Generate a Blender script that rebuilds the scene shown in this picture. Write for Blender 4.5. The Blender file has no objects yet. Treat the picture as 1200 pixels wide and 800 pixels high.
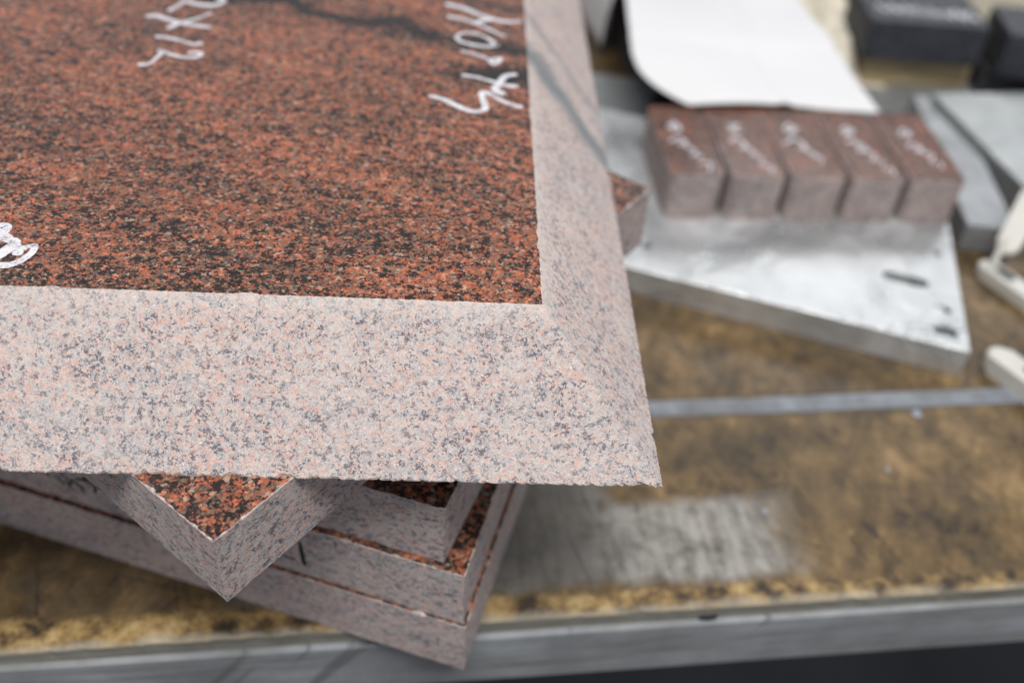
import bpy, bmesh, math, random
from mathutils import Vector, Matrix, noise
random.seed(7)
SC = bpy.context.scene
COL = SC.collection
R = math.radians

# handwriting, as metres on the face that carries it
NORTH= [[(-0.0302, 0.2601), (-0.0245, 0.265), (-0.0187, 0.2668)], [(-0.0469, 0.285), (-0.0377, 0.281), (-0.0286, 0.2732), (-0.0187, 0.2668), (-0.0107, 0.2641), (-0.0044, 0.2657)], [(-0.0454, 0.2674), (-0.0374, 0.2645), (-0.0302, 0.2601), (-0.0213, 0.2517), (-0.0135, 0.2443)], [(-0.0179, 0.2309), (-0.023, 0.2289), (-0.0306, 0.2304), (-0.0375, 0.2336), (-0.0404, 0.2396), (-0.0369, 0.2453), (-0.03, 0.2455), (-0.023, 0.2402), (-0.0179, 0.2319)], [(-0.0359, 0.2211), (-0.0279, 0.2173), (-0.0212, 0.2133), (-0.015, 0.2145), (-0.0187, 0.2071), (-0.0212, 0.2123)], [(-0.0348, 0.1919), (-0.0276, 0.19), (-0.0195, 0.186), (-0.0132, 0.1828), (-0.0076, 0.182)], [(-0.0082, 0.1955), (-0.0131, 0.1929), (-0.016, 0.1843), (-0.0184, 0.1772), (-0.0148, 0.1734)], [(-0.0512, 0.1666), (-0.045, 0.1639), (-0.0386, 0.1581), (-0.0317, 0.1532), (-0.0264, 0.1529), (-0.0234, 0.1572), (-0.0248, 0.1667), (-0.0254, 0.1729), (-0.0219, 0.1727), (-0.0164, 0.1667), (-0.0103, 0.1616), (-0.0057, 0.1596)]]
SIZE= [[(-0.2069, 0.2572), (-0.2037, 0.2645), (-0.2013, 0.2705), (-0.195, 0.2677), (-0.1892, 0.2664), (-0.1837, 0.267), (-0.1801, 0.271), (-0.1806, 0.276), (-0.1843, 0.2777)], [(-0.2163, 0.2472), (-0.2123, 0.2484), (-0.2059, 0.2445), (-0.1963, 0.2404), (-0.1882, 0.2381), (-0.1809, 0.2364)], [(-0.2015, 0.2333), (-0.1982, 0.2395), (-0.1946, 0.2426), (-0.1892, 0.2472), (-0.1838, 0.2546)], [(-0.2042, 0.221), (-0.1988, 0.2204), (-0.1913, 0.2175), (-0.1843, 0.214), (-0.1809, 0.215)], [(-0.2043, 0.1867), (-0.2007, 0.1882), (-0.1989, 0.1947), (-0.1979, 0.2006), (-0.2002, 0.2045), (-0.1976, 0.2036), (-0.1922, 0.2001), (-0.1861, 0.1978), (-0.18, 0.1979), (-0.1769, 0.2011), (-0.1783, 0.2039), (-0.1823, 0.2035)]]
MARK= [[(-0.2249, 0.0364), (-0.2223, 0.0382), (-0.2197, 0.0383), (-0.2183, 0.0376), (-0.2182, 0.0342), (-0.2197, 0.0305)], [(-0.218, 0.0322), (-0.2148, 0.0298), (-0.2114, 0.028)], [(-0.2152, 0.0187), (-0.2133, 0.0228), (-0.212, 0.0264), (-0.2116, 0.0285)], [(-0.2145, 0.0168), (-0.212, 0.0209), (-0.2101, 0.025)], [(-0.2104, 0.026), (-0.2077, 0.0232), (-0.2075, 0.0212)], [(-0.2056, 0.0248), (-0.2034, 0.026), (-0.2025, 0.0253), (-0.2022, 0.0215), (-0.2035, 0.018), (-0.2055, 0.0149), (-0.2085, 0.0128), (-0.2129, 0.0126), (-0.2166, 0.0147)]]
INK= [[(0.2385, 0.0193), (0.2376, 0.0161)], [(0.2268, 0.0239), (0.2257, 0.0222), (0.2231, 0.0175)], [(0.2231, 0.0253), (0.2199, 0.022)], [(0.2171, 0.0276), (0.2137, 0.0212)], [(0.217, 0.0174), (0.2153, 0.0142)], [(0.2126, 0.0177), (0.2112, 0.0137), (0.209, 0.0192), (0.2065, 0.017), (0.2038, 0.0134)], [(0.2046, 0.0217), (0.2006, 0.0229), (0.1982, 0.0271)], [(0.1999, 0.0218), (0.1964, 0.0211), (0.1954, 0.0179), (0.1964, 0.0153)]]
INK2= [[(0.0824, 0.025), (0.082, 0.015), (0.0814, 0.0087)], [(0.0916, 0.0103), (0.0902, 0.0104), (0.0864, 0.0109)]]

# ------------------------------------------------------------------ helpers
def link(name, me, mat=None, parent=None):
    o = bpy.data.objects.new(name, me)
    COL.objects.link(o)
    if mat is not None:
        for m in (mat if isinstance(mat, (list, tuple)) else [mat]):
            me.materials.append(m)
    if parent:
        o.parent = parent
    return o

def from_bm(name, bm, mat=None, parent=None, smooth=False):
    me = bpy.data.meshes.new(name)
    bmesh.ops.recalc_face_normals(bm, faces=bm.faces)
    bm.to_mesh(me); bm.free()
    if smooth:
        for p in me.polygons: p.use_smooth = True
    return link(name, me, mat, parent)

def tag(o, label, cat, group=None):
    o['label'] = label; o['category'] = cat
    if group: o['group'] = group
    return o

def thing(name, label, cat, loc=(0, 0, 0), rz=0.0, group=None):
    o = bpy.data.objects.new(name, None)
    o.empty_display_size = .02
    COL.objects.link(o)
    o.location = loc; o.rotation_euler = (0, 0, rz)
    return tag(o, label, cat, group)

def box_bm(x0, x1, y0, y1, z0, z1, bev=0.0, seg=2, bm=None):
    bm = bm or bmesh.new()
    r = bmesh.ops.create_cube(bm, size=1)
    vs = r['verts']
    for v in vs:
        v.co = Vector((x0 + (v.co.x + .5) * (x1 - x0), y0 + (v.co.y + .5) * (y1 - y0), z0 + (v.co.z + .5) * (z1 - z0)))
    if bev:
        es = list({e for v in vs for e in v.link_edges})
        bmesh.ops.bevel(bm, geom=es, offset=bev, segments=seg, affect='EDGES', profile=.5)
    return bm

def fbm(p, s, o=3):
    return sum(noise.noise(Vector(p) * s * 2 ** k) / 2 ** k for k in range(o))

# ------------------------------------------------------------------ node helper
class NT:
    def __init__(self, name):
        self.m = bpy.data.materials.new(name); self.m.use_nodes = True
        self.t = self.m.node_tree; self.n = self.t.nodes; self.l = self.t.links
        self.b = self.n['Principled BSDF']
    def node(self, typ, ins=None, **kw):
        nd = self.n.new(typ)
        for k, v in kw.items(): setattr(nd, k, v)
        for k, v in (ins or {}).items(): self.put(nd.inputs[k], v)
        return nd
    def put(self, sock, v):
        if isinstance(v, bpy.types.NodeSocket): self.l.new(v, sock)
        else: sock.default_value = v
    def math(self, op, a, b=0.0, c=None, clamp=False):
        nd = self.n.new('ShaderNodeMath'); nd.operation = op; nd.use_clamp = clamp
        self.put(nd.inputs[0], a); self.put(nd.inputs[1], b)
        if c is not None: self.put(nd.inputs[2], c)
        return nd.outputs[0]
    def vmath(self, op, a, b):
        nd = self.n.new('ShaderNodeVectorMath'); nd.operation = op
        self.put(nd.inputs[0], a)
        if op == 'SCALE': self.put(nd.inputs['Scale'], b)
        else: self.put(nd.inputs[1], b)
        return nd.outputs[0]
    def ramp(self, fac, stops, interp='LINEAR'):
        nd = self.n.new('ShaderNodeValToRGB'); cr = nd.color_ramp; cr.interpolation = interp
        while len(cr.elements) < len(stops): cr.elements.new(1.0)
        for e, (p, c) in zip(cr.elements, stops):
            e.position = p; e.color = (c, c, c, 1) if isinstance(c, (int, float)) else (*c, 1)
        self.put(nd.inputs[0], fac)
        return nd.outputs[0]
    def mix(self, fac, a, b, blend='MIX'):
        nd = self.n.new('ShaderNodeMix'); nd.data_type = 'RGBA'; nd.blend_type = blend
        cv = lambda c: c if isinstance(c, bpy.types.NodeSocket) else (*c, 1)
        self.put(nd.inputs[0], fac); self.put(nd.inputs[6], cv(a)); self.put(nd.inputs[7], cv(b))
        return nd.outputs[2]
    def noise(self, vec, scale, detail=3, rough=.55, dist=0.0):
        nd = self.node('ShaderNodeTexNoise', {'Vector': vec, 'Scale': scale, 'Detail': detail, 'Roughness': rough, 'Distortion': dist})
        return nd.outputs['Fac'], nd.outputs['Color']
    def voro(self, vec, scale, feature='F1', rnd=1.0):
        nd = self.node('ShaderNodeTexVoronoi', {'Vector': vec, 'Scale': scale, 'Randomness': rnd}, feature=feature)
        return nd
    def obj(self, off=(0, 0, 0)):
        c = self.n.new('ShaderNodeTexCoord').outputs['Object']
        return self.vmath('ADD', c, off)
    def bump(self, h, strength=.3, dist=.001):
        nd = self.node('ShaderNodeBump', {'Strength': strength, 'Distance': dist, 'Height': h})
        self.l.new(nd.outputs[0], self.b.inputs['Normal'])
    def set(self, **kw):
        for k, v in kw.items():
            s = self.b.inputs[k.replace('_', ' ')]
            self.put(s, (*v, 1) if isinstance(v, tuple) and len(v) == 3 else v)
        return self

def lin(r, g, b):
    f = lambda c: (c / 255 / 12.92) if c / 255 <= .04045 else ((c / 255 + .055) / 1.055) ** 2.4
    return (f(r), f(g), f(b))

# ------------------------------------------------------------------ granite
def granite(name, finish, off, stretch=(1, 1, 1), rot=(0, 0, 0), vein=None, dark=0.0, scale=1.0, dust=0.0, rim=None):
    """finish: 'polished' (deep red), 'sawn' (pale), 'edge' (bruised pale rim)"""
    T = NT(name)
    base = T.obj()
    mp = T.node('ShaderNodeMapping', {'Vector': T.vmath('ADD', base, off), 'Rotation': rot, 'Scale': stretch}).outputs[0]
    _, wc = T.noise(mp, 700, 3, .6)
    scale *= .90 if finish == 'polished' else 1.34
    p = T.vmath('ADD', mp, T.vmath('SCALE', T.vmath('SUBTRACT', wc, (.5, .5, .5)), .0032))
    v1 = T.node('ShaderNodeSeparateColor', {'Color': T.voro(p, 800 * scale).outputs['Color']}).outputs
    v2 = T.node('ShaderNodeSeparateColor', {'Color': T.voro(T.vmath('ADD', p, (3, 1, 2)), 980 * scale).outputs['Color']}).outputs
    v3 = T.node('ShaderNodeSeparateColor', {'Color': T.voro(T.vmath('ADD', p, (6, 5, 1)), 1700 * scale).outputs['Color']}).outputs
    nA, _ = T.noise(mp, 260 * scale, 4, .62)
    nB, _ = T.noise(T.vmath('ADD', mp, (2, 6, 3)), 300 * scale, 4, .62)
    nC, _ = T.noise(T.vmath('ADD', mp, (1, 9, 4)), 210 * scale, 3, .6)
    nl, _ = T.noise(T.vmath('MULTIPLY', T.vmath('ADD', mp, (5, 5, 2)), (.42, 1.35, 1.35)), 34, 4, .62)
    nf, _ = T.noise(T.vmath('ADD', mp, (7, 3, 1)), 1300 * scale, 3, .65)
    lg = T.math('SUBTRACT', nl, .5)
    P_ = finish == 'polished'
    def fld(n, r, k, l, e=.22):
        f = T.math('ADD', n, T.math('MULTIPLY', T.math('SUBTRACT', r, .5), k))
        f = T.math('ADD', f, T.math('MULTIPLY', lg, l))
        return T.math('ADD', f, T.math('MULTIPLY', T.math('SUBTRACT', nf, .5), e))
    a = fld(nA, v1[0], .26, .10)
    g = fld(nB, v1[1], .26, -.35)
    f = fld(nC, v2[0], .36, .40 if P_ else .18, .14)
    d2 = T.ramp(v3[0], [(.10 + dark, 1), (.15 + dark, 0)])
    if finish == 'polished':
        col = T.ramp(a, [(.28, (.27, .175, .118)), (.38, (.24, .115, .068)), (.47, (.31, .082, .042)), (.58, (.49, .132, .062)), (.66, (.51, .215, .13)), (.76, (.47, .32, .235))])
        col = T.mix(T.math('MULTIPLY', T.ramp(g, [(.48, 0), (.60, 1)]), .85), col, T.ramp(nf, [(.35, (.045, .035, .029)), (.65, (.19, .145, .112))]))
        col = T.mix(T.math('MULTIPLY', d2, .7), col, (.022, .018, .016))
        col = T.mix(T.math('MULTIPLY', T.ramp(f, [(.432 + dark, 1), (.50 + dark, 0)]), .97), col, T.ramp(v2[1], [(0, (.007, .007, .008)), (1, (.026, .022, .020))]))
        # broad darker streaks running along the bed of the stone
        bd, _ = T.noise(T.vmath('MULTIPLY', T.vmath('ADD', mp, (3, 8, 1)), (.22, 1.5, 1.5)), 30, 5, .6)
        col = T.mix(T.ramp(bd, [(.52, 0), (.72, .42)]), col, (.05, .034, .028))
        pl = T.ramp(v1[2], [(.955, 0), (.965, .7)])
        col = T.mix(pl, col, (.42, .32, .25))
    else:
        col = T.ramp(a, [(.30, (.50, .475, .46)), (.42, (.62, .565, .53)), (.52, (.64, .50, .44)), (.60, (.64, .415, .345)), (.70, (.62, .365, .29)), (.80, (.66, .55, .49))])
        col = T.mix(T.math('MULTIPLY', T.ramp(g, [(.50, 0), (.60, 1)]), .72), col, T.ramp(nf, [(.35, (.27, .28, .315)), (.65, (.46, .455, .46))]))
        fk = T.ramp(f, [(.345 + dark, 1), (.455 + dark, 0)])
        col = T.mix(T.math('MULTIPLY', fk, .46), col, (.17, .19, .245))
        fs = T.ramp(f, [(.345 + dark, 1), (.385 + dark, 0)])
        col = T.mix(T.math('MULTIPLY', fs, .80), col, (.065, .072, .105))
        col = T.mix(T.math('MULTIPLY', d2, .55), col, (.16, .165, .20))
        _d, _ = T.noise(mp, 60, 4, .6)
        col = T.mix(T.ramp(_d, [(.45, .05), (.7, .40)]), col, (.62, .585, .555))
        if finish == 'edge':
            col = T.mix(.30, col, (.70, .61, .54))
        elif rim:
            # stone dust rubbed in along the upper arris
            z = T.node('ShaderNodeSeparateXYZ', {'Vector': base}).outputs[2]
            zz = T.math('ADD', z, T.math('MULTIPLY', T.math('SUBTRACT', nA, .5), .012))
            col = T.mix(T.ramp(T.math('MULTIPLY', zz, 10), [((rim - .007) * 10, 0), (rim * 10, .38)]), col, (.72, .67, .62))
        col = T.mix(1.0, col, (1.0, .98, .975), 'MULTIPLY')
        sp = T.ramp(v3[2], [(.992, 0), (.994, 1)])
        col = T.mix(T.math('MULTIPLY', sp, .8), col, (.85, .84, .82))
    if vein:
        sx = T.node('ShaderNodeSeparateXYZ', {'Vector': base}).outputs
        for (va, vb, vc, w, k) in vein:
            d = T.math('ADD', sx[1], T.math('ADD', T.math('MULTIPLY', sx[0], va), T.math('MULTIPLY', sx[2], vb)))
            d = T.math('SUBTRACT', d, vc)
            wob, _ = T.noise(base, 16, 3, .6)
            fine, _ = T.noise(base, 260, 4, .7)
            d = T.math('ADD', d, T.math('MULTIPLY', T.math('SUBTRACT', wob, .5), .055))
            d = T.math('ADD', d, T.math('MULTIPLY', T.math('SUBTRACT', fine, .5), .030))
            gate, _ = T.noise(base, 22, 2, .5)
            d = T.math('DIVIDE', T.math('ABSOLUTE', d), T.math('MULTIPLY', T.math('ADD', gate, .35), w * (1 if P_ else 1.7)))
            ff = T.math('MULTIPLY', T.ramp(d, [(.2, 1), (1.1, 0)]), k)
            col = T.mix(ff, col, (.016, .015, .015) if finish == 'polished' else (.21, .225, .235))
    if vein and P_:
        # black pocket where the vein reaches the right-hand edge
        q = T.node('ShaderNodeMapping', {'Vector': base, 'Location': (.15, -13.6, 0), 'Scale': (22, 70, 0)}).outputs[0]
        r = T.node('ShaderNodeVectorMath', {0: q}, operation='LENGTH').outputs['Value']
        r = T.math('ADD', r, T.math('MULTIPLY', T.math('SUBTRACT', nA, .5), 1.6))
        col = T.mix(T.ramp(r, [(.55, .95), (1.0, 0)]), col, (.014, .013, .013))
    if dust:
        dn, _ = T.noise(base, 45, 4, .6)
        col = T.mix(T.ramp(dn, [(.3, dust * .55), (.7, dust)]), col, (.075, .028, .017) if finish == 'polished' else (.20, .155, .14))
    T.put(T.b.inputs['Base Color'], col)
    if finish == 'polished':
        sm, _ = T.noise(base, 18, 4, .6)
        T.put(T.b.inputs['Roughness'], T.ramp(sm, [(.3, .15), (.75, .30)]))
        T.set(Specular_IOR_Level=.2 if dust else .5)
        T.bump(nf, .08, .0002)
    else:
        T.set(Roughness=.82, Specular_IOR_Level=.25)
        gr, _ = T.noise(mp, 1500, 3, .7)
        T.bump(T.math('ADD', gr, T.math('MULTIPLY', nA, .6)), .6 if finish == 'sawn' else .8, .0006)
    return T.m

def granite_set(tagname, off, **kw):
    return [granite('%s %s' % (tagname, f), f, off, **kw) for f in ('polished', 'sawn', 'edge')]

def outline(poly, step):
    """evenly spaced points along a closed polygon with outward normals (corners averaged)"""
    n = len(poly); out = []
    for i in range(n):
        a, b = Vector(poly[i]), Vector(poly[(i + 1) % n])
        k = max(2, int((b - a).length / step))
        for j in range(k):
            out.append((i, j / k))
    return out

def stone(root, poly_bot, poly_top, z0, z1, mats, chip=.0007, rough=.0006, step=.0014, seed=0, round_c=0.0):
    """sawn slab: polished cap, bruised chipped arris, sawn sides; both outlines run counter-clockwise"""
    pol, saw, edg = mats
    pts = outline(poly_bot, step)
    n = len(poly_bot)
    def at(poly, i, f): return Vector(poly[i]).lerp(Vector(poly[(i + 1) % n]), f)
    def inward(poly, i, f):
        a, b = Vector(poly[i]), Vector(poly[(i + 1) % n]); d = (b - a).normalized(); nin = Vector((-d.y, d.x))
        if f == 0:
            p = Vector(poly[(i - 1) % n]); d2 = (a - p).normalized(); n2 = Vector((-d2.y, d2.x))
            m = (nin + n2); return m / max(.3, m.dot(nin))
        return nin
    capring, ring1, ring2, ring3 = [], [], [], []
    H = z1 - z0
    for (i, f) in pts:
        t = at(poly_top, i, f); b = at(poly_bot, i, f); nt = inward(poly_top, i, f); nb = inward(poly_bot, i, f)
        q = Vector((t.x + seed, t.y, z1))
        j1 = abs(fbm(q, 320, 3)); j2 = abs(fbm(q + Vector((5, 2, 1)), 500, 3)); big = max(0, fbm(q, 90, 2) - .42) * 3
        c = chip * (.12 + 1.5 * j1 + 2.0 * big)
        cz = chip * (.12 + 1.4 * j2 + 1.6 * big)
        p0 = t + nt * c
        capring.append((p0.x, p0.y, z1))
        s = cz / H
        m = t.lerp(b, s) + nt * (.12 * chip * j2)
        ring1.append((m.x, m.y, z1 - cz))
        q2 = Vector((b.x + seed, b.y, z0 + 9))
        k1 = abs(fbm(q2, 300, 3)); k2 = abs(fbm(q2, 620, 2)); kb = max(0, fbm(q2, 80, 2) - .38) * 3
        rr = rough * (.2 + 1.0 * k1 + .6 * k2 + 1.5 * kb)
        s2 = 1 - rr * 1.0 / H
        m2 = t.lerp(b, s2)
        ring2.append((m2.x, m2.y, z0 + rr * 1.0))
        m3 = b + nb * rr * .9
        ring3.append((m3.x, m3.y, z0))
    # polished face
    bm = bmesh.new()
    vs = [bm.verts.new(p) for p in capring]
    bm.faces.new(vs)
    bmesh.ops.triangulate(bm, faces=bm.faces)
    from_bm('polished_face', bm, pol, root)
    bm = bmesh.new()
    R0 = [bm.verts.new(p) for p in capring]; R1 = [bm.verts.new(p) for p in ring1]
    R2 = [bm.verts.new(p) for p in ring2]; R3 = [bm.verts.new(p) for p in ring3]
    N = len(pts)
    for i in range(N):
        j = (i + 1) % N
        for A, B, mi in ((R0, R1, 1), (R1, R2, 0), (R2, R3, 1)):
            fc = bm.faces.new((A[i], B[i], B[j], A[j])); fc.material_index = mi
    bf = bm.faces.new(list(reversed(R3)))
    bmesh.ops.triangulate(bm, faces=[bf])
    from_bm('sawn_body', bm, [saw, edg], root)

def smooth_path(pts, per=6):
    P = [Vector(p) for p in pts]
    if len(P) < 3: per = 8
    out = []
    for i in range(len(P) - 1):
        p0 = P[max(i - 1, 0)]; p1 = P[i]; p2 = P[i + 1]; p3 = P[min(i + 2, len(P) - 1)]
        for k in range(per):
            t = k / per
            out.append(.5 * ((2 * p1) + (-p0 + p2) * t + (2 * p0 - 5 * p1 + 4 * p2 - p3) * t * t + (-p0 + 3 * p1 - 3 * p2 + p3) * t ** 3))
    out.append(P[-1])
    return out

def ink(name, strokes, width, mat, parent, frame, thick=.00012):
    """raised paint-pen strokes; frame maps (u, v, height) to the parent's space"""
    bm = bmesh.new()
    for si, st in enumerate(strokes):
        w0 = width * (1 + .12 * math.sin(si * 2.3))
        path = smooth_path(st)
        h = thick + .00001 * si
        rows = []
        L = len(path)
        ext = []
        d0 = (path[0] - path[1]).normalized(); d1 = (path[-1] - path[-2]).normalized()
        cap = [(.98, .25), (.8, .62), (.45, .9)]
        for s, c in cap: ext.append((path[0] + d0 * w0 * .5 * s, d0 * -1, c))
        for i, p in enumerate(path):
            d = (path[min(i + 1, L - 1)] - path[max(i - 1, 0)]).normalized()
            ext.append((p, d, (.82 + .22 * math.sin(i / max(1, L - 1) * 2.6 + si)) + .14 * noise.noise(Vector((p.x * 400, p.y * 400, si)))))
        for s, c in reversed(cap): ext.append((path[-1] + d1 * w0 * .5 * s, d1, c))
        for p, d, k in ext:
            nn = Vector((-d.y, d.x)); w = w0 * .5 * k
            rows.append([bm.verts.new(frame(*(p + nn * w * u), h * v)) for u, v in ((-1, -.2), (-.8, 1), (.8, 1), (1, -.2))])
        for a, b in zip(rows, rows[1:]):
            for q in range(3): bm.faces.new((a[q], a[q + 1], b[q + 1], b[q]))
    return from_bm(name, bm, mat, parent)

# ------------------------------------------------------------------ plain materials
def paint(name, col, rough=.6, spec=.5, var=.12, scale=40, metal=0.0, bump=0.0, bscale=400):
    T = NT(name); p = T.obj()
    n, _ = T.noise(p, scale, 5, .6)
    T.put(T.b.inputs['Base Color'], T.mix(T.ramp(n, [(.3, 0), (.7, 1)]), tuple(c * (1 - var) for c in col), tuple(min(1, c * (1 + var)) for c in col)))
    r, _ = T.noise(p, scale * 2.3, 4, .6)
    T.put(T.b.inputs['Roughness'], T.ramp(r, [(.3, max(.02, rough - .1)), (.7, min(1, rough + .1))]))
    T.set(Specular_IOR_Level=spec, Metallic=metal)
    if bump:
        g, _ = T.noise(p, bscale, 4, .65); T.bump(g, bump, .001)
    return T.m

def pen():
    T = NT('white paint pen'); p = T.obj()
    n, _ = T.noise(p, 900, 4, .7); m, _ = T.noise(p, 130, 3, .6)
    f = T.math('ADD', n, T.math('MULTIPLY', T.math('SUBTRACT', m, .5), .9))
    T.put(T.b.inputs['Base Color'], T.ramp(f, [(.26, (.26, .22, .22)), (.42, (.50, .48, .51)), (.56, (.68, .68, .72))]))
    T.set(Roughness=.6); T.bump(n, .5, .0003)
    return T.m
WHITE_INK = pen()
BLACK_INK = paint('black crayon', (.010, .010, .011), .7, var=.3, scale=300)
PAPER = paint('white paper', (.74, .74, .745), .8, .2, .02, 12)
PLASTIC = paint('white plastic', (.58, .57, .52), .4, .5, .06, 60)
DARKHOLE = paint('hole and shade black', (.03, .032, .036), .6, var=.3, scale=200)  # near-black for holes, also stands in for the shadow under d2
GALV = paint('grey sheet steel', (.36, .375, .375), .45, .5, .18, 25, .55)
NAVY = paint('dark mill scale steel', (.30, .31, .32), .5, .5, .22, 30, .5)
def rail():
    T = NT('scuffed grey rail paint'); p = T.obj()
    n, _ = T.noise(p, 20, 5, .65); m, _ = T.noise(T.node('ShaderNodeMapping', {'Vector': p, 'Scale': (9, 20, 130)}).outputs[0], 1, 5, .7)
    c = T.ramp(n, [(.3, (.22, .23, .24)), (.7, (.38, .40, .42))])
    c = T.mix(T.ramp(m, [(.42, 0), (.70, .75)]), c, (.15, .145, .125))
    q = T.node('ShaderNodeVectorRotate', {'Vector': p, 'Angle': .9}, rotation_type='Y_AXIS').outputs[0]
    d, _ = T.noise(T.node('ShaderNodeMapping', {'Vector': q, 'Scale': (6, 6, 90)}).outputs[0], 1, 3, .5)
    c = T.mix(T.ramp(d, [(.64, 0), (.70, .6)]), c, (.11, .11, .115))
    T.put(T.b.inputs['Base Color'], c)
    T.set(Roughness=.7, Specular_IOR_Level=.3); T.bump(n, .2, .002)
    return T.m
RAIL = rail()
CREAM = paint('cream cloth', (.72, .66, .54), .9, .1, .16, 30, 0, .5, 300)

def dark_granite():
    T = NT('dark granite'); p = T.obj()
    v = T.node('ShaderNodeSeparateColor', {'Color': T.voro(p, 520).outputs['Color']}).outputs[0]
    n, _ = T.noise(p, 60, 4, .6)
    c = T.mix(T.ramp(v, [(.4, 0), (.95, 1)]), (.020, .022, .028), (.060, .064, .080))
    T.put(T.b.inputs['Base Color'], T.mix(T.ramp(n, [(.5, 0), (.8, .35)]), c, (.10, .105, .12)))
    T.set(Roughness=.55, Specular_IOR_Level=.4)
    return T.m
DARKG = dark_granite()

def aluminium():
    T = NT('scuffed aluminium'); p = T.obj()
    n, _ = T.noise(p, 16, 4, .6, .6); s, _ = T.noise(p, 70, 5, .7)
    st = T.node('ShaderNodeMapping', {'Vector': p, 'Scale': (6, 180, 60)}).outputs[0]
    br, _ = T.noise(st, 6, 4, .6)
    c = T.mix(T.ramp(n, [(.35, 0), (.7, 1)]), (.50, .52, .525), (.80, .815, .82))
    c = T.mix(T.ramp(s, [(.60, 0), (.75, .35)]), c, (.45, .46, .47))
    dust, _ = T.noise(T.vmath('ADD', p, (2.3, 1.1, 0)), 22, 4, .6)
    c = T.mix(T.ramp(dust, [(.64, 0), (.76, .5)]), c, (.62, .44, .36))
    T.put(T.b.inputs['Base Color'], c)
    T.put(T.b.inputs['Roughness'], T.ramp(n, [(.3, .18), (.5, .32), (.70, .55)]))
    T.set(Metallic=.7)
    T.bump(T.math('ADD', n, T.math('MULTIPLY', br, .10)), 1.0, .006)
    return T.m
ALU = aluminium()

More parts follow.
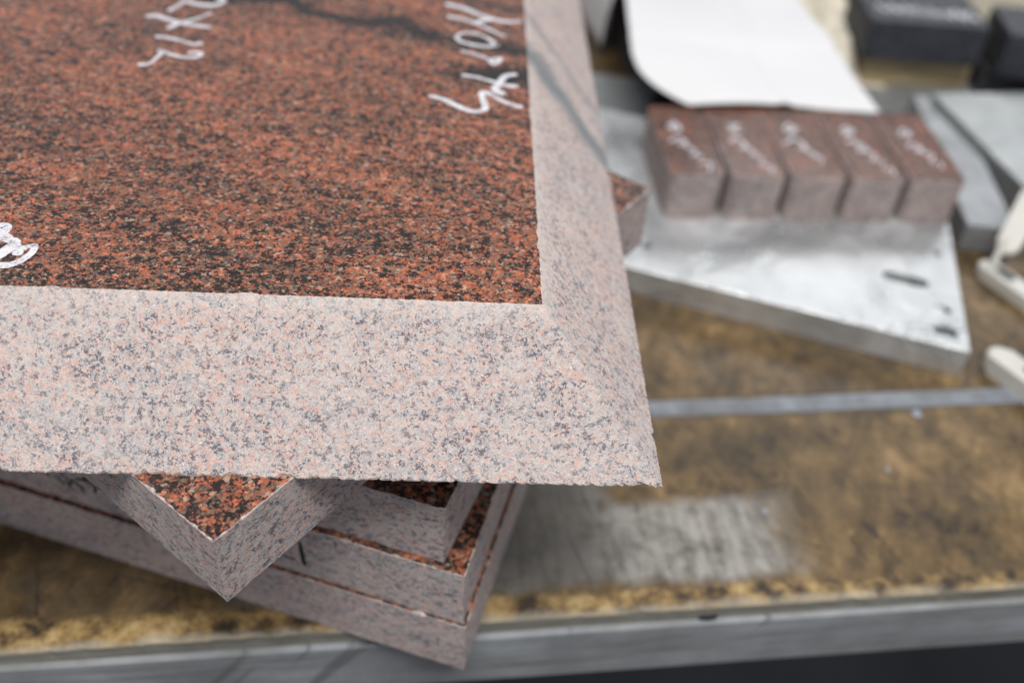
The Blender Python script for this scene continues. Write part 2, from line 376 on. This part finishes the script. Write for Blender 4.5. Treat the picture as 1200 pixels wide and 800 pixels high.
def plywood():
    T = NT('worn varnished bench plywood'); p = T.obj()
    sx = T.node('ShaderNodeSeparateXYZ', {'Vector': p}).outputs
    wob, wobc = T.noise(p, 30, 4, .65)
    wx = T.vmath('ADD', p, T.vmath('SCALE', T.vmath('SUBTRACT', wobc, (.5, .5, .5)), .03))
    big, _ = T.noise(p, 15, 5, .65)
    mid, _ = T.noise(wx, 38, 5, .65)
    # strand streaks lying in several directions, as in strand board
    streak = []
    for ang, o in ((1.1, 0), (-1.0, 3), (1.9, 6)):
        q = T.node('ShaderNodeVectorRotate', {'Vector': T.vmath('ADD', p, (o, o * .3, 0)), 'Angle': ang}, rotation_type='Z_AXIS').outputs[0]
        mp = T.node('ShaderNodeMapping', {'Vector': q, 'Scale': (24, 105, 1)}).outputs[0]
        streak.append(T.noise(mp, 1, 3, .6)[0])
    sel, _ = T.noise(p, 55, 2, .5)
    st = T.mix(T.ramp(sel, [(.46, 0), (.5, 1)]), streak[0], streak[1])
    st = T.mix(T.ramp(mid, [(.52, 0), (.56, 1)]), st, streak[2])
    v = T.math('ADD', T.math('MULTIPLY', st, .50), T.math('ADD', T.math('MULTIPLY', big, .64), T.math('MULTIPLY', mid, .42)))
    col = T.ramp(v, [(.60, (.020, .014, .008)), (.69, (.066, .042, .018)), (.77, (.112, .071, .029)), (.85, (.165, .104, .042)), (.95, (.27, .175, .078))])
    # grey-brown grime
    gr, _ = T.noise(T.vmath('ADD', p, (4, 2, 0)), 14, 5, .65)
    col = T.mix(T.ramp(gr, [(.48, 0), (.74, .7)]), col, (.066, .055, .042))
    # dark blots
    bl, _ = T.noise(T.vmath('ADD', p, (1, 7, 0)), 48, 4, .6)
    col = T.mix(T.ramp(bl, [(.62, 0), (.72, .65)]), col, (.022, .019, .016))
    # grey scraped patch: u along the bench, v back from the edge
    jit = T.math('MULTIPLY', T.math('SUBTRACT', wob, .5), .024)
    u = T.math('ADD', sx[0], jit); vv = T.math('ADD', sx[1], jit)
    def band(s, a, b, w):
        lo = T.math('DIVIDE', T.math('SUBTRACT', s, a), w, clamp=True); hi = T.math('DIVIDE', T.math('SUBTRACT', b, s), w, clamp=True)
        return T.math('MULTIPLY', lo, hi)
    m1 = T.math('MULTIPLY', band(u, -.10, .234, .030), band(vv, .285, .349, .009))
    m2 = T.math('MULTIPLY', band(u, -.05, .128, .016), band(vv, .288, .385, .012))
    pm = T.math('MAXIMUM', m1, m2)
    pv, _ = T.noise(wx, 60, 5, .7)
    ps = T.node('ShaderNodeMapping', {'Vector': p, 'Rotation': (0, 0, -.15), 'Scale': (150, 22, 1)}).outputs[0]
    pst, _ = T.noise(ps, 1, 4, .65)
    pc = T.ramp(T.math('ADD', T.math('MULTIPLY', pv, .6), T.math('MULTIPLY', pst, .45)), [(.36, (.055, .05, .043)), (.46, (.165, .157, .138)), (.60, (.33, .32, .295))])
    dk = T.math('MULTIPLY', band(u, -.2, .128, .03), .72)
    pc = T.mix(dk, pc, (.085, .080, .070))
    col = T.mix(T.math('MULTIPLY', pm, .92), col, pc)
    # long thin scratches and pen-like drag marks
    for ang, o, k in ((.35, 2, .5), (1.35, 5, .55)):
        q = T.node('ShaderNodeVectorRotate', {'Vector': T.vmath('ADD', p, (o, o, 0)), 'Angle': ang}, rotation_type='Z_AXIS').outputs[0]
        sc_, _ = T.noise(T.node('ShaderNodeMapping', {'Vector': q, 'Scale': (7, 190, 1)}).outputs[0], 1, 2, .5)
        col = T.mix(T.ramp(sc_, [(.665, 0), (.70, k)]), col, (.020, .017, .014))
    # bare yellow wear along the front edge
    fe = T.math('ADD', sx[1], T.math('MULTIPLY', T.math('SUBTRACT', mid, .5), .018))
    wear = T.ramp(T.math('SUBTRACT', fe, T.math('MULTIPLY', sx[0], -.012)), [(.2872, 1), (.2888, 0)])
    wn, _ = T.noise(p, 52, 5, .7)
    wc = T.ramp(wn, [(.40, (.035, .024, .014)), (.47, (.15, .095, .040)), (.56, (.33, .22, .085)), (.68, (.52, .38, .20))])
    wc = T.mix(T.ramp(fe, [(.2725, .75), (.2765, 0)]), wc, (.40, .36, .28))
    col = T.mix(T.math('MULTIPLY', wear, .95), col, wc)
    T.put(T.b.inputs['Base Color'], col)
    T.put(T.b.inputs['Roughness'], T.ramp(gr, [(.3, .38), (.7, .62)]))
    T.set(Specular_IOR_Level=.4)
    T.bump(T.math('ADD', st, mid), .35, .001)
    return T.m
PLY = plywood()

def edgeboard():
    T = NT('weathered ply edge'); p = T.obj()
    mp = T.node('ShaderNodeMapping', {'Vector': p, 'Scale': (9, 160, 320)}).outputs[0]
    n, _ = T.noise(mp, 1, 5, .65); b, _ = T.noise(p, 28, 4, .6)
    c = T.ramp(n, [(.3, (.13, .12, .10)), (.55, (.25, .24, .205)), (.75, (.36, .345, .30))])
    T.put(T.b.inputs['Base Color'], T.mix(T.ramp(b, [(.5, 0), (.75, .6)]), c, (.11, .105, .09)))
    T.set(Roughness=.75, Specular_IOR_Level=.3); T.bump(n, .4, .0008)
    return T.m
EDGE = edgeboard()

def timber():
    T = NT('rough sawn timber'); p = T.obj()
    mp = T.node('ShaderNodeMapping', {'Vector': p, 'Scale': (14, 120, 180)}).outputs[0]
    n, _ = T.noise(mp, 1, 5, .65)
    T.put(T.b.inputs['Base Color'], T.ramp(n, [(.3, (.24, .18, .10)), (.6, (.44, .35, .21)), (.8, (.56, .47, .31))]))
    T.set(Roughness=.8, Specular_IOR_Level=.25); T.bump(n, .3, .001)
    return T.m
TIMBER = timber()

# ------------------------------------------------------------------ setting
floor = from_bm('floor', box_bm(-6, 6, -6, 6, -.95, -.90), paint('concrete floor', (.09, .092, .10), .85, .2, .25, 3))
floor['kind'] = 'structure'

bench = thing('workbench', 'worn brown workbench with scraped wooden top and grey front rail under all the stones', 'workbench', (0, 0, 0))
SEAM0, SEAM1 = .4120, .4275
FY = .2722
def ply_board(y0, y1):
    bm = bmesh.new()
    xs = [-.9 + .004 * i for i in range(576)]
    top = []; lo = []
    for x in xs:
        d = .0022 * abs(fbm((x, 3, 1), 60, 4)) + .0040 * max(0, fbm((x, 8, 1), 35, 3) - .25) if y0 < .3 else 0
        top.append((bm.verts.new((x, y0 + .0015 + d, 0)), bm.verts.new((x, y0 + d * .5, -.0015)), bm.verts.new((x, y0, -.0105)), bm.verts.new((x, y1, -.0105)), bm.verts.new((x, y1, 0))))
    for a, b in zip(top, top[1:]):
        for k in range(5):
            f = bm.faces.new((a[k], b[k], b[(k + 1) % 5], a[(k + 1) % 5])); f.material_index = 1 if k == 1 else 0
    bm.faces.new(top[0]); bm.faces.new(list(reversed(top[-1])))
    return from_bm('plywood_top', bm, [PLY, EDGE], bench)
ply_board(FY, SEAM0 - .0005)
ply_board(SEAM1 + .0005, 1.7)
def seam():
    T = NT('grimy zinc strip'); p = T.obj()
    n, _ = T.noise(p, 60, 5, .65); m, _ = T.noise(p, 18, 4, .6)
    c = T.ramp(n, [(.3, (.15, .165, .185)), (.7, (.27, .29, .32))])
    sy_ = T.node('ShaderNodeSeparateXYZ', {'Vector': p}).outputs[1]
    e = T.math('ABSOLUTE', T.math('SUBTRACT', sy_, .41975)); e = T.math('ADD', e, T.math('MULTIPLY', T.math('SUBTRACT', n, .5), .009))
    c = T.mix(T.ramp(T.math('MULTIPLY', e, 100), [(.62, 0), (.88, .8)]), c, (.085, .06, .03))
    T.put(T.b.inputs['Base Color'], T.mix(T.ramp(m, [(.5, 0), (.7, .6)]), c, (.09, .07, .042)))
    T.set(Roughness=.65, Specular_IOR_Level=.3)
    return T.m
SEAM = seam()
from_bm('seam_strip', box_bm(-.9, 1.4, SEAM0, SEAM1, -.009, .0006, .0003, 1), SEAM, bench)
from_bm('sub_top', box_bm(-.9, 1.4, FY + .004, 1.7, -.03, -.0107), EDGE, bench)
rl = from_bm('front_rail', box_bm(-.9, 1.4, FY - .0035, FY + .0035, -.053, -.0108, .0006, 1), RAIL, bench)
for x in (-.85, 1.3):
    for y in (.33, 1.6):
        from_bm('leg', box_bm(x, x + .06, y, y + .06, -.9, -.0305, .003), RAIL, bench)
# splinter missing from the edge and blots on the rail
bm = bmesh.new(); bmesh.ops.create_icosphere(bm, subdivisions=3, radius=1)
for v in bm.verts:
    k = 1 + .35 * fbm(v.co, 1.7, 2); v.co = Vector((v.co.x * .0052 * k, v.co.y * .0012, v.co.z * .0026 * k))
o = from_bm('edge_gouge', bm, DARKHOLE, bench, True); o.location = (.1633, FY - .0008, -.0085)

# ------------------------------------------------------------------ granite stack
TH = .0381
def vec(a): return Vector((math.cos(R(a)), math.sin(R(a))))
def slab(name, label, corner, left, right, llen, rlen, z, mats, seed, **kw):
    """corner is the stone's near corner; left/right are the bearings of the two edges leaving it"""
    root = thing(name, label, 'stone slab', (corner[0], corner[1], z), 0, 'granite slabs stacked on the bench')
    l = vec(left) * llen; r = vec(right) * rlen; o = Vector((0, 0))
    poly = [tuple(o), tuple(r), tuple(l + r), tuple(l)]
    stone(root, poly, poly, 0, TH, mats, seed=seed, **kw)
    return root
gs = granite_set('lowest slab granite', (2.1, .4, .2), stretch=(.9, .9, 1.4), rot=(0, 0, R(23)), dark=.02)
s1 = slab('granite_slab', 'red granite slab with pale sawn edges lying lowest, directly on the bench', (.0281, .2459), 156.7, 68.2, .50, .30, 0, gs, 1)
gs = granite_set('second slab granite', (5.3, 1.4, .9), scale=.8, stretch=(.9, .9, 1.4), rot=(0, 0, R(23)), dark=.02)
s2 = slab('granite_slab', 'granite slab second from the bench, black crayon marks on its sawn front', (.0268, .2482), 156.3, 68.6, .50, .30, TH, gs, 2)
L = vec(156.3); Nn = Vector((-math.sin(R(156.3)), math.cos(R(156.3))))
fr = lambda u, v, h: (L.x * u + Nn.x * h, L.y * u + Nn.y * h, v)
ink('crayon_marks', INK, .0021, BLACK_INK, s2, fr, .0001)
ink('crayon_marks', INK2[:1], .0024, BLACK_INK, s2, fr, .0001)
ink('crayon_marks', INK2[1:], .0014, BLACK_INK, s2, fr, .0001)
gs = granite_set('third slab granite', (8.2, 3.4, 1.9), scale=.8, stretch=(.9, .9, 1.4), rot=(0, 0, R(23)), dark=.01)
s3 = slab('granite_slab', 'smaller granite slab in the middle of the stack, under the diagonally turned slab', (.0180, .2565), 157.0, 64.0, .30, .24, 2 * TH, gs, 3, rough=.0004)
gs = granite_set('turned slab granite', (11.2, 2.4, 3.9), scale=.85, stretch=(.9, .9, 1.3), rot=(0, 0, R(-40)), dark=.015)
s4 = slab('granite_slab', 'granite slab turned diagonally with one corner jutting out beneath the bevelled slab', (-.0679, .2172), 135.2, 47.1, .27, .3112, 3 * TH, gs, 4, chip=.0009)

TZ = .0521
VE = [(.31, -.44, .2046, .0145, 1.0), (.36, -.40, .262, .008, .6)]
gs = granite_set('bevelled slab granite', (0, 0, 0), vein=[(a, b, c + b * -0.0 , w, k) for a, b, c, w, k in VE], stretch=(1, 1.15, 1), rot=(0, 0, R(18)), rim=TZ)
top = thing('bevelled_slab', 'large polished red granite slab with wide pale bevelled border, topmost of the stack', 'stone slab',
            (.0567, .2831, 4 * TH), R(-5.4), 'granite slabs stacked on the bench')
BW = .0485
X0, Y1 = -.36, .42
pt = [(0, 0), (0, Y1), (X0, Y1), (X0, 0)]
pb = [(.0499, -.0470), (.0495, Y1 + BW), (X0 - BW, Y1 + BW), (X0 - BW, -.0482)]
stone(top, pb, pt, 0, TZ, gs, chip=.0004, rough=.0013, seed=5, step=.0011)
fr = lambda u, v, h: (u, v, TZ + h)
ink('handwriting', NORTH, .0037, WHITE_INK, top, fr)
ink('handwriting', SIZE, .0038, WHITE_INK, top, fr)
ink('handwriting', MARK, .0046, WHITE_INK, top, fr)

# ------------------------------------------------------------------ aluminium plate with its holes
plate = thing('metal_plate', 'thick scuffed aluminium plate with a slot and bolt holes, carrying five small granite blocks', 'metal plate', (.3853, .4391, 0), R(-25.3))
PT = .024
def plate_mesh():
    w = .31; d = .225
    bm = box_bm(-w, 0, 0, d, .0002, PT, .0006, 1)
    # the right edge leans as in the photograph's plate (96 degrees corner)
    for v in bm.verts: v.co.x -= v.co.y * math.tan(R(5.0))
    return from_bm('plate_body', bm, ALU, plate)
pb_ = plate_mesh()
def cutter(x, y, ln, rad, ang, z0=.004):
    bm = bmesh.new(); n = 20; ring = []
    dx = Vector((math.cos(ang), math.sin(ang)))
    for i in range(n):
        a = 2 * math.pi * i / n
        p = Vector((math.cos(a), math.sin(a))) * rad
        c = dx * (ln / 2 if p.dot(dx) >= 0 else -ln / 2)
        ring.append((x + p.x + c.x, y + p.y + c.y))
    lo = [bm.verts.new((a, b, z0)) for a, b in ring]; hi = [bm.verts.new((a, b, PT + .01)) for a, b in ring]
    bm.faces.new(list(reversed(lo))); bm.faces.new(hi)
    for i in range(n): bm.faces.new((lo[i], lo[(i + 1) % n], hi[(i + 1) % n], hi[i]))
    me = bpy.data.meshes.new('cut'); bmesh.ops.recalc_face_normals(bm, faces=bm.faces); bm.to_mesh(me); bm.free()
    return me
def to_local(wx, wy):
    d = Matrix.Rotation(R(25.3), 2) @ Vector((wx * .9905 - .3853, wy * .9905 - .4391)); return d.x, d.y
holes = []
x, y = to_local(.3766, .5239); holes.append((x, y, .022, .0058, R(0), .0006))
x, y = to_local(.4162, .5548); holes.append((x, y, 0, .0036, 0, .0006))
x, y = to_local(.3925, .4868); holes.append((x, y, 0, .0034, 0, .0006))
x, y = to_local(.3806, .4650); holes.append((x, y, .008, .0048, R(0), .0006))
x, y = to_local(.1905, .572); holes.append((x, y, 0, .0042, 0, .0006))
for h in holes:
    me = cutter(*h); c = bpy.data.objects.new('cut', me); COL.objects.link(c)
    c.parent = plate
    md = pb_.modifiers.new('b', 'BOOLEAN'); md.operation = 'DIFFERENCE'; md.object = c; md.solver = 'EXACT'
    bpy.context.view_layer.update()
    dg = bpy.context.evaluated_depsgraph_get()
    nm = bpy.data.meshes.new_from_object(pb_.evaluated_get(dg))
    pb_.modifiers.clear(); pb_.data = nm
    bpy.data.objects.remove(c)
pb_.data.name = 'plate_body'
# screw heads standing beside the holes
for wx, wy in ((.4128, .5588), (.3895, .4925), (.3855, .4712)):
    x, y = to_local(wx, wy)
    bm = bmesh.new()
    bmesh.ops.create_cone(bm, cap_ends=True, segments=20, radius1=.0036, radius2=.0028, depth=.002)
    o = from_bm('screw_head', bm, ALU, plate); o.location = (x, y, PT + .001)

# ------------------------------------------------------------------ five small blocks
BZ = PT
ordinal = ['leftmost of the row of five', 'second from left in the row of five',
           'in the middle of the row of five', 'second from right in the row of five',
           'rightmost of the row of five']
A0 = Vector((.2065, .6020)); A1 = Vector((.4435, .5872)); axis = (A1 - A0).normalized(); ba = math.atan2(axis.y, axis.x)
pitch = (A1 - A0).length / 5
BH = .0390
for i in range(5):
    c = A0 + axis * pitch * i
    b = thing('granite_block', 'small red granite block, white scribble on top, ' + ordinal[i], 'stone block', (c.x, c.y, BZ), ba + R(random.uniform(-.5, .5)), 'small granite blocks on the aluminium plate')
    w = pitch - .0010; d = .110 + random.uniform(-.002, .002); rc = .0070
    poly = []
    for (cx, cy, a0) in ((w - rc, rc, -90), (w - rc, d - rc, 0), (rc, d - rc, 90), (rc, rc, 180)):
        for k in range(4): poly.append((cx + rc * math.cos(R(a0 + k * 30)), cy + rc * math.sin(R(a0 + k * 30))))
    gp = .0042 + random.uniform(-.001, .001)
    poly = [(w / 2 + (x - w / 2) * (1 - gp / w * max(0, 1 - y / (d * .8))), y) for x, y in poly]
    mats = [granite('block %d %s' % (i + 1, f), f, (4.4 + i * 1.7, 6.4 - i, 2.9), dark=.03, scale=.6, dust=.58) for f in ('polished', 'sawn', 'edge')]
    stone(b, poly, poly, 0, BH, mats, chip=.0008, step=.002, seed=10 + i)
    k = random.uniform(-.002, .002); r = lambda a=.003: random.uniform(-a, a)
    st = [[(.014 + k, .074 + r()), (.020 + k, .082 + r()), (.023 + k, .072 + r()), (.016 + k + r(), .070), (.023 + k + r(), .078)],
          [(.012 + k + r(), .054 + r()), (.019 + k, .058 + r()), (.024 + k, .050 + r()), (.018 + k, .045 + r()), (.026 + k, .044)],
          [(.024 + k, .042), (.030 + k, .037 + r()), (.025 + k, .032 + r()), (.033 + k, .029 + r()), (.030 + k, .023 + r())],
          [(.031 + k, .018 + r()), (.038 + k + r(.002), .016 + r()), (.035 + k, .008)]]
    if i in (2, 4): st = st[:3]
    if i == 1: st[0] = [(.013, .078), (.024, .080), (.015, .071), (.025, .070)]
    if i == 3: st[1] += [(.020, .056), (.027, .052), (.021, .047)]
    ink('handwriting', st, .0026, WHITE_INK, b, lambda u, v, h: (u, v, BH + h))

# pale metal offcut behind the plate
off = from_bm('metal_offcut', box_bm(-.03, .10, 0, .10, .0002, .012, .0006, 1), GALV)
off.location = (.135, .79, 0); off.rotation_euler = (0, 0, R(-18)); tag(off, 'pale grey metal offcut, half hidden behind the leftmost small granite block', 'metal offcut')

# ------------------------------------------------------------------ white paper
def paper():
    bm = bmesh.new(); nu, nv = 70, 70
    V = {}
    def pos(u, v):
        # u across, v front to back; the near left corner is rounded off and lifted
        y = .705 + v * .40
        xl = .214
        xl += .018 * min(1, max(0, (v - .2) / .3))
        if v < .16: xl = .214 + .034 * (1 - v / .16) ** 2
        x = xl + u * (.419 - xl)
        z = .0665 + .003 * math.sin(u * 9 - v * 7) * v + .0035 * abs(math.sin(v * 9 + u * 2)) * min(1, v * 4) + .006 * math.sin(v * 5) * (1 - u) + .003 * math.sin(u * 5 + v * 4) - .004 * u * (1 - v)
        z += .010 * (abs(v - .30) - .3) * (1 if v < .30 else -1.0) * .5 + .05 * max(0, v - .30) * .12
        z += .0022 * max(0, 1 - abs((u - .55) - (v - .2) * .3) / .05)
        return Vector((x, y, z))
    for i in range(nu + 1):
        for j in range(nv + 1): V[i, j] = bm.verts.new(pos(i / nu, j / nv))
    for i in range(nu):
        for j in range(nv): bm.faces.new((V[i, j], V[i + 1, j], V[i + 1, j + 1], V[i, j + 1]))
    # left flap folding down to the bench behind
    F = {}
    j0 = 36
    for j in range(j0, nv + 1):
        b = V[0, j].co.copy(); v = (j - j0) / (nv - j0)
        F[0, j] = V[0, j]
        for k in range(1, 15):
            t = k / 14
            x = b.x - .010 * math.sin(min(1, t * 1.3) * math.pi / 2) - .005 * t
            z = b.z + .006 * math.sin(t * math.pi) - (.062) * max(0, t - .15) ** 1.4 / .85 ** 1.4
            F[k, j] = bm.verts.new((x, b.y + .012 * t * (1 - v), z))
    for j in range(j0, nv):
        for k in range(14): bm.faces.new((F[k, j], F[k + 1, j], F[k + 1, j + 1], F[k, j + 1]))
    o = from_bm('paper_sheet', bm, PAPER, None, True)
    md = o.modifiers.new('thickness', 'SOLIDIFY'); md.thickness = .0006
    tag(o, 'large white paper sheet with curled near corner, behind the small granite blocks', 'paper')
paper()
o = from_bm('dark_gap_block', box_bm(0, .16, 0, .20, 0, .058, .0015), DARKG)  # added block: props the paper and blackens the shaded gap under it
o.location = (.245, .80, 0); o.rotation_euler = (0, 0, R(1)); tag(o, 'black block added beneath the white paper sheet to prop it and darken the gap', 'stone block')

# ------------------------------------------------------------------ far right clutter
o = from_bm('timber_batten', box_bm(0, .112, 0, .085, .0018, .0345, .0015), TIMBER)
o.location = (.484, .873, 0); o.rotation_euler = (0, 0, R(-6)); tag(o, 'rough yellowish timber block under the dark granite block', 'timber')
d1 = thing('dark_granite_block', 'dark grey granite block with white scribbles on top, resting on the timber block', 'stone block', (.4715, .862, .0347), R(-9), 'dark granite blocks at the back')
from_bm('block_body', box_bm(0, .117, 0, .088, 0, .0405, .0012), DARKG, d1)
sc = []
xx = .012
while xx < .108:
    yy = .030 - (xx - .012) * .10
    sc.append([(xx, yy), (xx + .004, yy + .016 + random.uniform(-.006, .004)), (xx + .006, yy - .004), (xx + .009, yy + random.uniform(0, .012)), (xx + .010, yy - .006)])
    xx += .0125
ink('handwriting', sc, .0022, WHITE_INK, d1, lambda u, v, h: (u, v, .0405 + h))
d2 = from_bm('dark_granite_block', box_bm(0, .12, 0, .075, 0, .044, .0012), DARKG)
d2.location = (.602, .832, .0302); d2.rotation_euler = (0, 0, R(-14)); tag(d2, 'dark granite block at the far right edge, its near side in black shade', 'stone block', 'dark granite blocks at the back')
o = from_bm('shade_spacer', box_bm(0, .13, 0, .05, .0018, .030, .0015), DARKHOLE)  # added black spacer, its colour stands in for the shadow beneath d2
o.location = (.602, .852, 0); o.rotation_euler = (0, 0, R(-14)); tag(o, 'black shade spacer, added to stand in for the shadow below the rightmost dark granite block', 'shade spacer')

def cloth(name, label, loc, sx_, sy_, hz, seed, rz=0):
    bm = bmesh.new(); n = 44; V = {}
    for i in range(n + 1):
        for j in range(n + 1):
            u, v = i / n * 2 - 1, j / n * 2 - 1
            r = math.hypot(u * .9, v * .9)
            k = max(0, 1 - r ** 2.4)
            x = u * sx_ * (1 + .14 * fbm((u, v, seed), 1.2, 2)); y = v * sy_ * (1 + .14 * fbm((u, v, seed + 5), 1.2, 2))
            z = .002 + hz * k * (.75 + .5 * fbm((u, v, seed + 9), 1.6, 3)) + .006 * abs(fbm((u, v, seed + 2), 3.5, 2)) * (.3 + k)
            V[i, j] = bm.verts.new((x, y, max(.001, z)))
    for i in range(n):
        for j in range(n): bm.faces.new((V[i, j], V[i + 1, j], V[i + 1, j + 1], V[i, j + 1]))
    o = from_bm(name, bm, CREAM, None, True)
    o.location = loc; o.rotation_euler = (0, 0, rz)
    md = o.modifiers.new('thickness', 'SOLIDIFY'); md.thickness = .001
    tag(o, label, 'cloth')
cloth('cream_rag', 'crumpled cream rag between the white paper and the dark granite block', (.476, .985, 0), .050, .115, .05, 3, R(-8))
o = from_bm('foam_block', box_bm(0, .20, 0, .10, .0018, .075, .006, 3), CREAM)
o.location = (.53, .955, 0); o.rotation_euler = (0, 0, R(-7)); tag(o, 'cream foam block standing behind the dark granite block with scribbles', 'foam block')

o = from_bm('steel_sheet', box_bm(0, .20, 0, .30, .0003, .0016), GALV)
o.location = (.425, .72, 0); o.rotation_euler = (0, 0, R(-3)); tag(o, 'thin grey steel sheet flat under the timber and dark granite block', 'steel sheet')
# steel bar and tray right of the blocks
o = from_bm('steel_bar', box_bm(0, .040, 0, .225, .0002, .026, .0015), NAVY)
o.location = (.4535, .5845, 0); o.rotation_euler = (0, 0, R(-13)); tag(o, 'dark grey steel bar lying end on, right of the small granite blocks', 'steel bar')
tr = thing('steel_tray', 'grey sheet steel tray lying upside down at the right edge behind the steel bar', 'tray', (.522, .615, 0), R(2))
from_bm('tray_base', box_bm(0, .26, 0, .175, .031, .0335, .001), GALV, tr)
bm = box_bm(.001, .003, .001, .174, .0002, .0308); box_bm(.0032, .259, .001, .003, .0002, .0308, bm=bm); box_bm(.0032, .259, .172, .174, .0002, .0308, bm=bm)
from_bm('tray_rim', bm, GALV, tr)

# white plastic clamp
def capsule(length, width, thick, seg=14, bow=0.0):
    bm = bmesh.new(); ring = []
    r = width / 2
    for i in range(seg + 1):
        a = math.pi / 2 + math.pi * i / seg; ring.append((r + r * math.cos(a), r * math.sin(a)))
    for i in range(seg + 1):
        a = -math.pi / 2 + math.pi * i / seg; ring.append((length - r + r * math.cos(a), r * math.sin(a)))
    lo = [bm.verts.new((x, y, 0)) for x, y in ring]; hi = [bm.verts.new((x, y, thick)) for x, y in ring]
    bm.faces.new(list(reversed(lo))); bm.faces.new(hi)
    n = len(ring)
    for i in range(n): bm.faces.new((lo[i], lo[(i + 1) % n], hi[(i + 1) % n], hi[i]))
    es = [e for e in bm.edges if abs(e.verts[0].co.z - e.verts[1].co.z) < 1e-6]
    bmesh.ops.bevel(bm, geom=es, offset=min(thick * .4, .003), segments=3, affect='EDGES', profile=.5)
    return bm
cl = thing('plastic_clamp', 'white plastic clamp with a raised rounded lever, beside the dark steel bar', 'clamp', (.4600, .5600, 0), R(-69), 'white plastic clamps at the right edge')
from_bm('clamp_bar', capsule(.15, .0165, .010), PLASTIC, cl)
bm = capsule(.017, .008, .0008); o = from_bm('slot_hole', bm, DARKHOLE, cl); o.location = (.014, .0012, .0098)
o = from_bm('lever', capsule(.062, .018, .008), PLASTIC, cl); o.location = (.008, .012, .014); o.rotation_euler = (0, R(-36), R(118))
o = from_bm('lever_neck', capsule(.024, .005, .004), PLASTIC, cl); o.location = (.010, .001, .0095); o.rotation_euler = (0, R(-60), R(118))
c2 = thing('plastic_clamp', 'plain white plastic clamp bar with rounded end, right of the metal plate', 'clamp', (.4120, .4550, 0), R(-66), 'white plastic clamps at the right edge')
from_bm('clamp_bar', capsule(.14, .0195, .014, 10), PLASTIC, c2)
bm = capsule(.006, .005, .0008); o = from_bm('slot_hole', bm, DARKHOLE, c2); o.location = (.026, .002, .0138)

CHIP = paint('grey stone chip', (.30, .33, .38), .8)
# little stone chips on the bench
for k, (x, y, s) in enumerate(((.339, .4055, .0035), (.212, .333, .0018), (.30, .36, .0016))):
    bm = bmesh.new(); bmesh.ops.create_icosphere(bm, subdivisions=2, radius=s)
    for v in bm.verts: v.co *= 1 + .5 * noise.noise(v.co * 600 + Vector((k, 0, 0))); v.co.z = v.co.z * .5 + s * .35
    o = from_bm('stone_chip', bm, CHIP); o.location = (x, y, 0)
    tag(o, ['bluish stone chip on the brown wood near the zinc strip', 'tiny grey stone chip at the end of the scraped grey patch', 'tiny grey stone chip on brown wood in front of the zinc strip'][k], 'stone chip', 'stone chips on the bench')

# ------------------------------------------------------------------ light
w = bpy.data.worlds.new('World'); SC.world = w; w.use_nodes = True
bg = w.node_tree.nodes['Background']; bg.inputs[0].default_value = (.90, .92, 1, 1); bg.inputs[1].default_value = .40
def area(name, loc, target, sx_, sy_, power, col=(1, 1, 1)):
    l = bpy.data.lights.new(name, 'AREA'); l.shape = 'RECTANGLE'; l.size = sx_; l.size_y = sy_; l.energy = power; l.color = col
    o = bpy.data.objects.new(name, l); COL.objects.link(o); o.location = loc
    o.rotation_euler = (Vector(target) - Vector(loc)).to_track_quat('-Z', 'Y').to_euler()
    return o
area('ceiling_lamp', (.05, -.45, 2.3), (.1, .3, .1), 1.5, .7, 61, (1, .985, .96))
area('ceiling_lamp', (1.8, 3.0, 2.1), (.3, .5, 0), 1.3, .6, 24, (.97, .99, 1))

# ------------------------------------------------------------------ camera
cam = bpy.data.cameras.new('Camera'); co = bpy.data.objects.new('Camera', cam); COL.objects.link(co)
rows = [[0.99242978, 0.02949616, -0.11921871], [-0.1085138, 0.6651988, -0.738739], [0.05751418, 0.74608346, 0.66336384]]
m4 = Matrix([list(r) + [0] for r in rows] + [[0, 0, 0, 1]])
m4.translation = Vector((0, 0, .44))
co.matrix_world = m4
cam.sensor_fit = 'HORIZONTAL'; cam.sensor_width = 36; cam.lens = 1118.79 * 36 / 1200
cam.clip_start = .01; cam.clip_end = 50
cam.dof.use_dof = True; cam.dof.focus_distance = .374; cam.dof.aperture_fstop = 4.1; cam.dof.aperture_blades = 0
SC.camera = co
SC.view_settings.view_transform = 'Standard'; SC.view_settings.look = 'None'; SC.view_settings.gamma = 1; SC.view_settings.exposure = 0
SC.view_settings.use_curve_mapping = False
